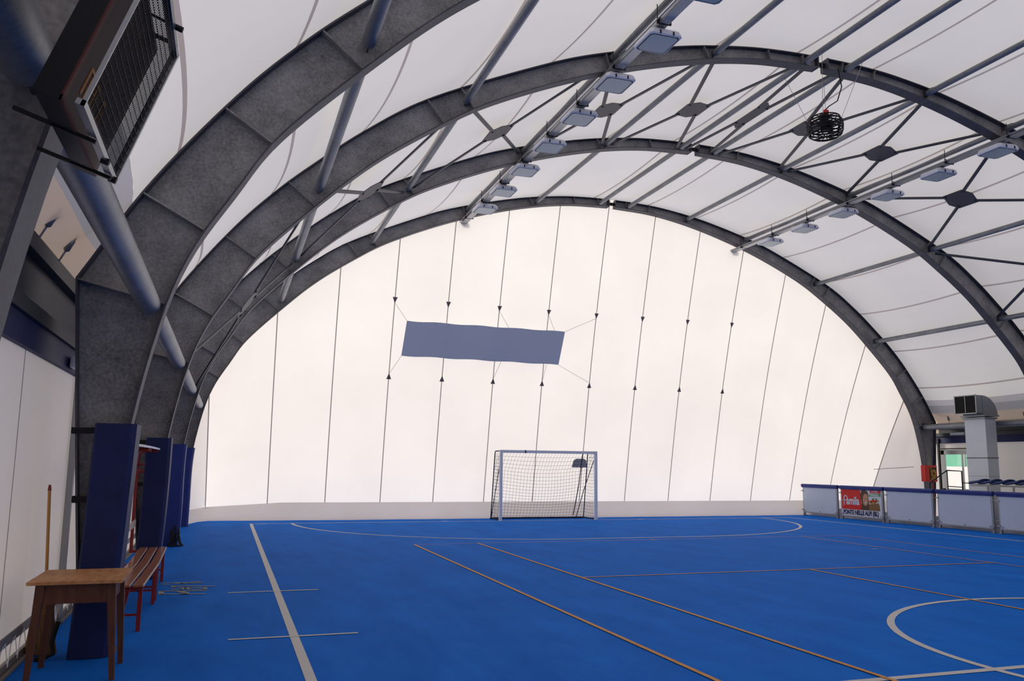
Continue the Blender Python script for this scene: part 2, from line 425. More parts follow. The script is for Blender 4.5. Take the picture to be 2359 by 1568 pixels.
for bay in range(-1, 8):
    if bay == -1: continue
    y0 = 17.93-5*bay; y1 = y0-5
    for (sa, sb, fl) in allS:
        vs = []
        for k in range(NY+1):
            t = k/NY; y = y0+(y1-y0)*t
            for s in (sa, sb):
                x, z = roof_pt(s); nn = roof_n(s); q = 4*t*(1-t)
                e = min(s, RL[-1]-s); dd = sag(s)*q
                vs.append((X0+x+nn.x*(dd-.03), y, z+nn.y*(dd-.03)))
        # nn points inward (down)
        rf.add(vs, [(2*k, 2*k+1, 2*k+3, 2*k+2) for k in range(NY)], fl, True)
ceiling = rf.build('ceiling', [MEM, SEAM], origin=(X0, 0, 4)); tag(ceiling, 'White translucent roof membrane with darker welded seams', None, kind='structure')

# ------------------------------------------------------------ end wall (sloping membrane)
YB, ZB = 19.75, .50
def end_pt(xr, t):   # xr rel x at top; t 0 top .. 1 bottom
    ax = min(abs(xr), 12.3); zt = at_x(OUT_ARC, ax) if ax < 12.5 else 3.3
    k = min(1, max(0, (abs(xr)-11.7)/.75)); k = k*k*(3-2*k)
    yb = YB + .25*max(0, (-xr-8)/4)*(1-k) - (1.65 + .25*max(0, (-xr-8)/4))*k if xr < 0 else YB-1.75*k
    zb = ZB - .14*min(1, max(0, (abs(xr)-9.6)/2.4)) if xr < 0 else ZB
    xb = X0+xr*.962-.31 if abs(xr) < 11 else X0+xr*.962-.31+(abs(xr)-11)/1.3*(.45 if xr > 0 else -.1)
    a = Vector((X0+xr, 17.95, zt+.05)); b = Vector((xb, yb, zb))
    p = a.lerp(b, t); p.y += .16*math.sin(math.pi*t)*min(1, zt/8)
    return p
ew = MB(); NT = 22
SEX = [-.01+1.675*k for k in range(-7, 8)]
edges = []; prev = -12.45
for sx in SEX + [12.45]:
    e = sx-.014 if sx < 12.4 else sx
    n = max(2, int((e-prev)/.4))
    for k in range(n): edges.append((prev+(e-prev)*k/n, prev+(e-prev)*(k+1)/n, 0))
    if sx < 12.4: edges.append((sx-.014, sx+.014, 1)); prev = sx+.014
for xa, xb, fl in edges:
    vs = []
    for k in range(NT+1): vs += [end_pt(xa, k/NT), end_pt(xb, k/NT)]
    ew.add(vs, [(2*k, 2*k+1, 2*k+3, 2*k+2) for k in range(NT)], fl, True)
endw = ew.build('wall_back', [MEMEND, SEAMD], origin=(X0, 19, 0)); tag(endw, 'Sloping white membrane end wall with vertical cord seams', kind='structure')
def end_surf(x, z, off=0):   # point on end wall at world x,z
    xr = x-X0
    for _ in range(8):
        zt = end_pt(xr, 0).z; zb = end_pt(xr, 1).z; t = (zt-z)/(zt-zb)
        p = end_pt(xr, t); xr += x-p.x
    return Vector((p.x, p.y-off, p.z))
# reinforcement triangles, part of the wall
tri = MB()
def seam_pt(k, z, off=.012):
    xr = SEX[k]; zt = end_pt(xr, 0).z; zb = end_pt(xr, 1).z; t = (zt-z)/(zt-zb); p = end_pt(xr, t); p.y -= off; return p
for k in range(3, 11):
    for z, s in ((6.42, 1), (4.2, -1)):
        a = seam_pt(k, z+.08*s); b = seam_pt(k, z-.10*s)
        tri.add([a+Vector((-.075, 0, 0)), a+Vector((.075, 0, 0)), b], [(0, 1, 2)])
tri.build('anchor_patch', mat('anchor_patch', (.16, .14, .145), .7), endw)
vp = MB(); a = end_surf(1.36, 1.62, .02)
vp.add([end_surf(1.28, 1.58, .02), end_surf(1.80, 1.58, .02), end_surf(1.78, 1.80, .02), end_surf(1.70, 1.86, .02), end_surf(1.42, 1.86, .02), end_surf(1.33, 1.80, .02)], [(0,1,2,3,4,5)])
vp.build('vent_flap', mat('vent_flap_grey', (.38, .365, .37), .7), endw)
# side seam branch on the right
sb = MB(); sb.tube([end_surf(13.05, 1.62, .01), end_surf(13.9, 1.72, .01)], .009, 4); sb.build('cord_seam', SEAMD, endw)
# curb skirt
cb = MB(); rows = []
NC = 90
for i in range(NC+1):
    xr = -12.45+24.9*i/NC; p = end_pt(xr, 1)
    w = .012*math.sin(i*1.7)+.01*math.sin(i*.63)
    rows.append([p, p+Vector((0, .0, -.04)), Vector((p.x, p.y-.02+w, p.z*.55)), Vector((p.x, p.y-.03-w, .1)), Vector((p.x, p.y-.10+w, .03)), Vector((p.x, p.y-.18+w*2, .004))])
vs = [q for r_ in rows for q in r_]
cb.add(vs, [(6*i+j, 6*i+6+j, 6*i+7+j, 6*i+1+j) for i in range(NC) for j in range(5)], 0, True)
curb = cb.build('baseboard_back', CURB, origin=(X0, 19.7, 0)); tag(curb, 'Grey-beige fabric skirt along the foot of the end wall', kind='structure')

# ------------------------------------------------------------ side walls
XL, XR_ = X0-12.75, X0+12.72
YN, YF = -20.0, 19.9
def side(sgn):
    nm = 'left' if sgn < 0 else 'right'; X = XL if sgn < 0 else XR_
    s = sgn
    zf = 3.46 if sgn < 0 else 3.24
    w = MB(); z0, z1 = (.27, 2.60) if sgn < 0 else (0, 2.56)
    wins = [] if sgn < 0 else [(16.0, 17.78, .93, 2.30)]
    def quad(m, ya, yb, za, zb, x=X): m.add([(x, ya, za), (x, yb, za), (x, yb, zb), (x, ya, zb)], [(0,1,2,3)])
    if wins:
        a, b, c, d = wins[0]; quad(w, YN, a, z0, z1); quad(w, b, YF, z0, z1); quad(w, a, b, z0, c); quad(w, a, b, d, z1)
    else: quad(w, YN, YF, z0, z1)
    wall = w.build('wall_'+nm, MEMWALL, origin=(X, 0, 0)); tag(wall, 'White membrane side wall on the %s' % nm, kind='structure')
    sm = MB()
    for y in np.arange(-2.9 if sgn < 0 else 11.3, 17, 2.5 if sgn < 0 else 2.7): sm.box((X-s*.004, y, (z0+z1)/2), (.003, .010, z1-z0-.02))
    sm.build('wall_seam', SEAM, wall)
    for y in YA[:5]:
        if sgn > 0 and y < 5: continue
        yp = y+1.52 if sgn < 0 else y-.03
        pm = MB(); pm.box((X-s*.045, yp, 1.36), (.06, .07, 2.72)); pm.build('wall_post', ALU if sgn < 0 else BLACKM, wall)
    t_ = MB(); t_.box((X-s*.02, (YN+YF)/2, 2.665), (.05, YF-YN, .23)); o = t_.build('trim_1' if s < 0 else 'trim_2', NAVY, origin=(X, 0, 2.55)); tag(o, 'Navy blue fabric band above the %s wall' % nm, kind='structure')
    t_ = MB(); t_.box((X-s*.03, (YN+YF)/2, 2.84), (.10, YF-YN, .12)); t_.box((X+s*.06, (YN+YF)/2, 2.88), (.1, YF-YN, .02))
    o = t_.build('trim_3' if s < 0 else 'trim_4', DARKPL, origin=(X, 0, 2.78)); tag(o, 'Grey steel eaves rail on the %s' % nm, kind='structure')
    # dark upper panel and ledge
    t_ = MB(); t_.add([(X+s*.06, YN, 2.9), (X+s*.06, YF, 2.9), (X+s*.05, YF, zf-.10), (X+s*.05, YN, zf-.10)], [(0,1,2,3)])
    t_.box((X+s*.02, (YN+YF)/2, zf-.06), (.12, YF-YN, .14))
    o = t_.build('trim_5' if s < 0 else 'trim_6', DARKPL, origin=(X, 0, 2.9)); tag(o, 'Dark sheet metal eaves panel on the %s' % nm, kind='structure')
    # beige flap then grey double skirt rising to roof edge, scalloped with the bays
    fl = MB(); gy = MB()
    for bay in range(8):
        y0 = 17.93-5*bay; K = 10; va = []; vb = []
        for k in range(K+1):
            t = k/K; y = y0-5*t; q = 4*t*(1-t)
            x0_, zt = RP[0]; nn = roof_n(0); dd = sag(0)*q-.03
            e = (abs(x0_+nn.x*dd), zt+nn.y*dd)
            A = Vector((X+s*.06, y, zf)); B = Vector((X0+s*e[0], y, e[1]))
            mid = A.lerp(B, .44)
            va += [A, mid]; vb += [mid, A.lerp(B, .76), B]
        fl.add(va, [(2*k, 2*k+1, 2*k+3, 2*k+2) for k in range(K)], 0, True)
        gy.add(vb, [(3*k, 3*k+1, 3*k+4, 3*k+3) for k in range(K)], 0, True)
        gy.add(vb, [(3*k+1, 3*k+2, 3*k+5, 3*k+4) for k in range(K)], 1, True)
    fl.add([(X+s*.05, 17.9, 2.9), (X+s*.05, 19.9, 2.9), (X+s*.05, 19.9, 4.5), (X-s*.6, 17.95, 4.6), (X+s*.05, 17.9, 4.2)], [(0,1,2,3,4)])
    o = fl.build('trim_7' if s < 0 else 'trim_8', MEMBEIGE, origin=(X, 0, 3.24)); tag(o, 'Beige translucent eaves flap on the %s' % nm, kind='structure')
    o2 = gy.build('trim_9' if s < 0 else 'trim_10', [MEMGREY, MEMLAV], origin=(X, 0, 3.5)); tag(o2, 'Grey doubled edge of the roof membrane on the %s' % nm, kind='structure')
    return wall
wallL = side(-1); wallR = side(1)

# floor, outside, far behind
m = MB(); m.add([(XL-.02, YN, 0), (XR_, YN, 0), (XR_, 20.6, 0), (XL-.02, 20.6, 0)], [(0,1,2,3)])
floor = m.build('floor', FLOOR, origin=(0, 0, 0)); tag(floor, 'Blue sports floor', kind='structure')
m = MB(); m.add([(-80, -80, -.06), (80, -80, -.06), (80, 80, -.06), (-80, 80, -.06)], [(0,1,2,3)])
tag(m.build('floor_outside', CONCRETE, origin=(0, 0, -.06)), 'Pale ground outside the hall', kind='structure')
m = MB(); pts = [(X0+x, -22, z) for x, z in RP]; m.add([(XL, -22, 0)]+pts+[(XR_, -22, 0)], [tuple(range(len(pts)+2))])
tag(m.build('wall_front', MEMEND, origin=(X0, -22, 0)), 'White membrane end wall behind the camera', kind='structure')

# ------------------------------------------------------------ court markings
LW = MB()
def line(mb, a, b, w, z=.004, ext=0):
    a = Vector((a[0], a[1], z)); b = Vector((b[0], b[1], z)); d = (b-a).normalized(); n_ = Vector((-d.y, d.x, 0))*w/2
    a -= d*ext; b += d*ext
    mb.add([a-n_, b-n_, b+n_, a+n_], [(0,1,2,3)])
def arcl(mb, c, r, a0, a1, w, z=.004, n=48):
    vs = []
    for k in range(n+1):
        a = a0+(a1-a0)*k/n
        vs += [(c[0]+(r-w/2)*math.cos(a), c[1]+(r-w/2)*math.sin(a), z), (c[0]+(r+w/2)*math.cos(a), c[1]+(r+w/2)*math.sin(a), z)]
    mb.add(vs, [(2*k, 2*k+1, 2*k+3, 2*k+2) for k in range(n)])
xl, xr, yg, yh = -8.513, 8.64, 18.46, .22
line(LW, (xl, yg), (xr, yg), .08, ext=.04); line(LW, (xl, yg), (xl, -18), .085); line(LW, (xr, yg), (xr, -18), .085)
line(LW, (xl-.1, yh), (xr, yh), .085)
arcl(LW, (.03, yh), 3.0, 0, 2*math.pi, .08, .0045, 96)
arcl(LW, (-1.5+.05, yg), 6, math.pi, 1.5*math.pi, .08, .0045); arcl(LW, (1.5+.05, yg), 6, 1.5*math.pi, 2*math.pi, .08, .0045); line(LW, (-1.45, yg-6), (1.55, yg-6), .08, .0045)
line(LW, (-9.12, 6.15), (-7.98, 6.15), .05, .0055); line(LW, (-9.12, 3.17), (-7.90, 3.17), .05, .0055)
line(LW, (-8.4, 18.1), (-8.1, 18.35), .03, .006); line(LW, (-3.2, yg+.12), (-3.05, yg+.05), .08, .006); line(LW, (3.1, yg+.12), (3.3, yg+.02), .08, .006)
line(LW, (-.1, yg-6), (.15, yg-6), .08, .0065); line(LW, (3.6, 9.0), (3.75, 9.0), .04, .004)
LW.build('white_court_line', LINEW, floor)
LO = MB()
tx = .02
line(LO, (-5.485+tx, 11.9), (-5.485+tx, -11.4), .05, .008); line(LO, (-4.115+tx, 11.9), (-4.115+tx, -11.4), .05, .008)
line(LO, (4.115, 11.9), (3.98, 6.4), .04, .008); line(LO, (3.98, 6.4), (3.9, -2), .04, .008); line(LO, (5.42, 11.95), (5.3, 2), .04, .008)
line(LO, (-5.485, 11.87), (5.45, 11.95), .028, .007); line(LO, (-4.115, 6.4), (4.05, 6.42), .045, .007); line(LO, (0, 6.4), (0, -6.4), .05, .007)
line(LO, (0, 11.9), (0, 11.75), .05, .0075)
LO.build('orange_court_line', LINEO, floor)
# worn lettering next to the bench: stroke ends in floor metres
def bpf(u, v):
    x = 355+u*150/2359; y = 1330+v*50/786
    d = _f+RX*(x-1179.5)/FPX-UX*(y-784)/FPX; k = -CAM.z/d.z; p = CAM+d*k; return (p.x, p.y)
LG = MB()
for st, w in (([(250,610),(1840,600)], .05), ([(260,500),(1000,490),(1870,480)], .05), ([(262,500),(250,610)], .07), ([(900,500),(1140,560),(1100,612)], .09),
              ([(640,430),(1000,440),(1120,370),(1300,440),(1850,430)], .05), ([(700,360),(1850,370),(1850,430)], .05), ([(690,300),(2180,320)], .05),
              ([(690,300),(700,360)], .05), ([(270,220),(680,200),(1250,185),(1660,140)], .05), ([(680,210),(1000,218),(1780,185)], .05), ([(290,270),(540,265)], .04)):
    for p, q in zip(st, st[1:]): line(LG, bpf(*p), bpf(*q), w, .005, .01)
LG.build('painted_lettering', GRAFF, floor)

# ------------------------------------------------------------ lamp rails and lamps
def rail(x, y0, y1, lab):
    root = thing('lamp_rail', (x, (y0+y1)/2, 8.95), lab, 'lamp rail', 'lamp rails')
    m = MB(); z = 8.83
    m.box((x, (y0+y1)/2, z), (.17, y1-y0, .05)); m.box((x-.085, (y0+y1)/2, z+.03), (.008, y1-y0, .06)); m.box((x+.085, (y0+y1)/2, z+.03), (.008, y1-y0, .06))
    m.build('channel', RAILM, root)
    m = MB(); m.tube([(x-.13, y0+.3, z+.03), (x-.13, y1-.2, z+.03)], .012, 8); m.build('conduit', ALU, root)
    y = y1-.95; 
    while y > y0:
        m = MB(); m.box((x, y, z+.02), (.26, .03, .10)); m.tube([(x-.12, y, z+.05), (x-.12, y, z+.30)], .008, 6); m.build('clamp', BLACKM, root); y -= 1.67
    return root
rail(-2.87, 1.0, 18.45, 'Left grey lamp rail carrying the row of eight floodlights')
rail(6.56, 5.6, 18.45, 'Right grey lamp rail carrying the row of floodlights over the stand side')
def lamp(loc, lab, grp):
    root = thing('floodlight', loc, lab, 'floodlight', grp)
    x, y, z = loc; m = MB()
    a, b = .29, .31
    rings = []
    def rr(w, h, zz, c=.05): return [(x+sx*(w-(c if i else 0)), y+sy*(h-(0 if i else c)), zz) for sx, sy, o in ((-1,-1,0),(1,-1,1),(1,1,0),(-1,1,1)) for i in ((1,0) if o else (0,1))]
    prof = [(.20, .22, .11), (.25, .27, .09), (.285, .305, .055), (.285, .305, .02), (.30, .32, .015), (.30, .32, -.02), (.285, .305, -.035), (.27, .29, -.037)]
    vs = []; 
    for w, h, zz in prof: vs += rr(w, h, z+zz)
    fs = [tuple(range(8))] + [(8*i+k, 8*i+(k+1)%8, 8*i+8+(k+1)%8, 8*i+8+k) for i in range(len(prof)-1) for k in range(8)]
    m.add(vs, fs); m.build('housing', LAMPG, root)
    m = MB(); g = rr(.262, .282, z-.0375); m.add(g, [tuple(range(8))]); m.build('gasket', BLACKM, root)
    m = MB(); g = rr(.25, .27, z-.039); m.add(g, [tuple(range(8))]); m.build('glass', LAMPGL, root)
    for sx in (-.12, .12):
        m = MB(); m.box((x+sx, y-.325, z-.0), (.02, .02, .06)); m.build('latch', BLACKM, root)
    m = MB(); m.box((x-.05, y, z+.105), (.26, .05, .02)); m.build('bracket', ALU, root)
    return root
LNUM = ['farthest', 'second farthest', 'third farthest', 'fourth farthest', 'fifth farthest', 'sixth farthest', 'second nearest', 'nearest']
zl = 8.685
src = None
for k in range(8):
    loc = (-2.80, 16.12-1.66*k, zl); lab = 'Grey square floodlight, %s on the left lamp rail%s' % (LNUM[k], ', cut by the top edge' if k == 7 else '')
    if src is None: src = lamp(loc, lab, 'floodlights on the left rail')
    else: copy_tree(src, loc, lab)
RN = ['farthest', 'second farthest', 'third farthest', 'third nearest', 'second nearest', 'nearest']
for k in range(6):
    c = copy_tree(src, (6.68, 16.24-1.66*k, zl), 'Grey square floodlight, %s on the right lamp rail' % RN[k]); c['group'] = 'floodlights on the right rail'

# ------------------------------------------------------------ hanging caged fan
FX, FY, FZ = 1.86, 7.75, 8.5
root = thing('ceiling_fan', (FX, FY, FZ), 'Black round wire-caged fan hung on thin wires below the roof ridge', 'fan')
m = MB(); K_ = .77
def ring(mb, r, z, th, n=40): mb.tube([(FX+r*math.cos(2*math.pi*k/n), FY+r*math.sin(2*math.pi*k/n), z) for k in range(n+1)], th, 6, cap=False)
for r, z, th in [(q*K_, w_*K_, t_*K_) for q, w_, t_ in ((.30, .26, .012), (.38, .22, .016), (.43, .12, .02), (.44, .04, .016), (.44, -.04, .022), (.44, -.12, .02), (.41, -.22, .018), (.34, -.27, .016), (.22, -.285, .009), (.15, .275, .009))]: ring(m, r, FZ+z, th)
cage = m.build('cage_rings', BLACKM, root)
m = MB()
for k in range(10):
    a = 2*math.pi*k/10; c_, s_ = math.cos(a), math.sin(a)
    m.tube([(FX+r*K_*c_, FY+r*K_*s_, FZ+z*K_) for r, z in ((.08, .28), (.30, .26), (.38, .22), (.44, .12), (.45, 0), (.44, -.12), (.41, -.22), (.34, -.27), (.06, -.285))], .010 if k % 3 else .016, 6)
m.build('cage_ribs', BLACKM, root)
m = MB(); m.tube([(FX, FY, FZ-.10), (FX, FY, FZ+.17)], .085, 16); m.tube([(FX, FY, FZ+.17), (FX, FY, FZ+.29)], .055, 16); m.build('motor', BLACKM, root)
m = MB(); m.box((FX-.02, FY-.075, FZ+.27), (.10, .05, .10), bev=.01); m.build('junction_box', REDB, root)
for k in range(3):
    a = 2*math.pi*k/3+.4; m = MB(); d = Vector((math.cos(a), math.sin(a), 0)); p = Vector((-d.y, d.x, 0)); c = Vector((FX, FY, FZ-.02))
    m.add([c+d*.09-p*.04+Vector((0,0,.03)), c+d*.29-p*.07+Vector((0,0,.05)), c+d*.29+p*.06-Vector((0,0,.05)), c+d*.09+p*.04-Vector((0,0,.03))], [(0,1,2,3)]); m.build('blade', BLACKM, root)
for x, y, dx, dy in ((X0-.44, 8.47, -.23, .23), (X0+.56, 8.47, .23, .23), (X0-.44, 7.3, -.23, -.23), (X0+.56, 7.3, .23, -.23)):
    m = MB(); m.tube([(x, y, 9.80), (FX+dx, FY+dy, FZ+.14)], .005, 5); m.build('wire', ALU, root)
m = MB(); m.tube([(FX+.35, FY-.05, 9.78), (FX+.42, FY-.05, 9.4), (FX+.34, FY, 9.1), (FX+.12, FY, 8.95), (FX, FY, FZ+.33)], .012, 6); m.build('power_cable', BLACK, root)

# ------------------------------------------------------------ banner on the end wall
m = MB(); N = 24; vs = []
c00 = Vector((-4.42, 18.55, 5.82)); c10 = Vector((.62, 18.55, 5.80)); c01 = Vector((-4.50, 18.85, 4.80)); c11 = Vector((.52, 18.85, 4.77))
for i in range(N+1):
    t = i/N; w = .012*math.sin(i*.9); sg = -.012*math.sin(i*1.05)
    a = c00.lerp(c10, t)+Vector((0, w, sg)); b_ = c01.lerp(c11, t)+Vector((0, w, sg+.01))
    vs += [a, b_, a+Vector((0, .006, 0)), b_+Vector((0, .006, 0))]
fs = []
for i in range(N):
    k = 4*i; fs += [(k, k+4, k+5, k+1), (k+2, k+3, k+7, k+6), (k, k+2, k+6, k+4), (k+1, k+5, k+7, k+3)]
fs += [(0,1,3,2), (4*N, 4*N+2, 4*N+3, 4*N+1)]
root = thing('banner', (-1.95, 18.7, 4.75), 'Plain grey-blue rectangular banner tied to the end wall above the goal', 'banner')
m.add(vs, fs); m.build('cloth', BANNER, root)
ey = MB()
for i in range(1, 12): 
    for a, b_, z in ((c00, c10, -.05), (c01, c11, .05)):
        p = a.lerp(b_, i/12)+Vector((0, -.015, z)); ey.tube([p+Vector((0,-.004,0)), p+Vector((0,.008,0))], .014, 8)
ey.build('eyelets', ALU, root)
for p, k, z in ((c00, 3, 6.34), (c01, 3, 4.28), (c00.lerp(c10, .63), 5, 6.34), (c01.lerp(c11, .62), 5, 4.28), (c00.lerp(c10, .93), 6, 6.34), (c01.lerp(c11, .92), 6, 4.28), (c10, 7, 6.34), (c11, 7, 4.28)):
    m = MB(); m.tube([p, seam_pt(k, z, .02)], .005, 5); m.build('tie_rope', SEAMD, root)

# ------------------------------------------------------------ goal
GXc, GY = .06, 18.43
root = thing('goal', (GXc, GY, 0), 'White framed five-a-side goal with dark net against the end wall', 'goal')
gl_, gr_ = GXc-1.54, GXc+1.54
for x in (gl_, gr_):
    m = MB(); m.box((x, GY, 1.0), (.085, .085, 2.0), bev=.006); m.build('post', WHITE, root)
m = MB(); m.box((GXc, GY, 2.04), (3.165, .085, .085), bev=.006); bar = m.build('crossbar', WHITE, root)
m = MB(); m.box((GXc-.78, GY, 2.04), (.035, .092, .092)); m.build('black_tape', BLACK, bar)
D0, D1 = .55, .95
for x in (gl_, gr_):
    m = MB(); m.tube([(x, GY+.03, 2.05), (x, GY+D0, 2.05), (x, GY+D0+.06, 2.0), (x, GY+D1, .03)], .017, 8); m.tube([(x, GY, .03), (x, GY+D1, .03)], .017, 8); m.build('side_frame', NET if x < 0 else NET, root)
m = MB(); m.tube([(gl_, GY+D1, .03), (gr_, GY+D1, .03)], .017, 8); m.build('ground_bar', NET, root)
# net
m = MB(); nr = .0030
def netcurve(f, a, b, n):
    m.tube([f(a+(b-a)*k/n) for k in range(n+1)], nr, 4, cap=False, sm=False)
def back(u, v):   # u 0..1 across, v 0..1 down ; sagging net
    x = gl_+(gr_-gl_)*u; z = 2.0*(1-v)
    edge = math.sin(math.pi*u)
    z -= .20*edge*math.sin(math.pi*min(1, v*1.0))*(1-v*.6) + .10*edge*(1-v)**4*0
    y = GY + D0*min(1, (v*4)**.7)*(1 if v > .02 else 0) + (D1-D0)*v - .30*edge*math.sin(math.pi*v)**.8*.5
    x += (u-.5)*-.25*math.sin(math.pi*min(1, v*2.2))*(.35 if v < .45 else 0)*math.sin(math.pi*(u))
    return (x, y, max(.02, z))
for i in range(31): netcurve(lambda t, u=i/30: back(u, t), 0, 1, 16)
for j in range(1, 21): netcurve(lambda t, v=j/20: back(t, v), 0, 1, 18)
for x in (gl_, gr_):
    for j in range(1, 20):
        z = 2.0*(1-j/20); d = D0+(D1-D0)*(j/20)
        m.tube([(x, GY+.02, z), (x, GY+d*.5, z-.02), (x, GY+d, z)], nr, 4, cap=False, sm=False)
    for i in range(1, 7):
        t = i/7; m.tube([(x, GY+D0*t, 2.0), (x, GY+D1*t, .02)], nr, 4, cap=False, sm=False)
m.build('net', NET, root)
m = MB()
for k in range(60):
    u = k/60; p = Vector(back(u, 1)); m.box((p.x, p.y-.02+random.uniform(-.03, .03), .02), (.07, .05, .03+random.uniform(0, .03)), Matrix.Rotation(random.uniform(-.6, .6), 3, 'Z'))
m.build('net_hem', NET, root)
m = MB(); m.tube([(gl_+.02, GY+.1, 1.8), (gl_-.0, GY+.5, .9), (gl_-.0, GY+.9, .05)], .012, 6); m.build('net_fold', NET, root)
m = MB(); m.tube([(gr_-.33, GY+.25, 2.0), (gr_-.36, GY+.5, 1.0), (gr_-.42, GY+.8, .1)], .016, 6); m.build('net_fold', NET, root)
m = MB(); m.tube([(gr_-.02, GY+.1, 1.8), (gr_-.18, GY+.5, .9), (gr_-.30, GY+.85, .03)], .012, 6)
m.build('net_fold', NET, root)

# ------------------------------------------------------------ text helper
def text_mesh(name, body, loc, size, material, parent, xdir, up, sx=1.0, offset=.0, align='LEFT', depth=.001, shear=0):
    c = bpy.data.curves.new(name, 'FONT'); c.body = body; c.size = size; c.extrude = depth; c.offset = offset; c.align_x = align; c.shear = shear; c.resolution_u = 4
    o = bpy.data.objects.new(name+'_tmp', c); COL.objects.link(o)
    me = bpy.data.meshes.new_from_object(o.evaluated_get(bpy.context.evaluated_depsgraph_get()))
    bpy.data.objects.remove(o)
    X = Vector(xdir).normalized()*sx; Y = Vector(up).normalized(); Z = Vector(xdir).normalized().cross(Y)
    P = WL[parent.name]; loc = Vector(loc)
    for v in me.vertices: v.co = (loc-P) + X*v.co.x + Y*v.co.y + Z*v.co.z
    me.materials.clear(); me.materials.append(material)
    ob = bpy.data.objects.new(name, me); COL.objects.link(ob); ob.parent = parent; WL[ob.name] = P; me.name = name
    return ob

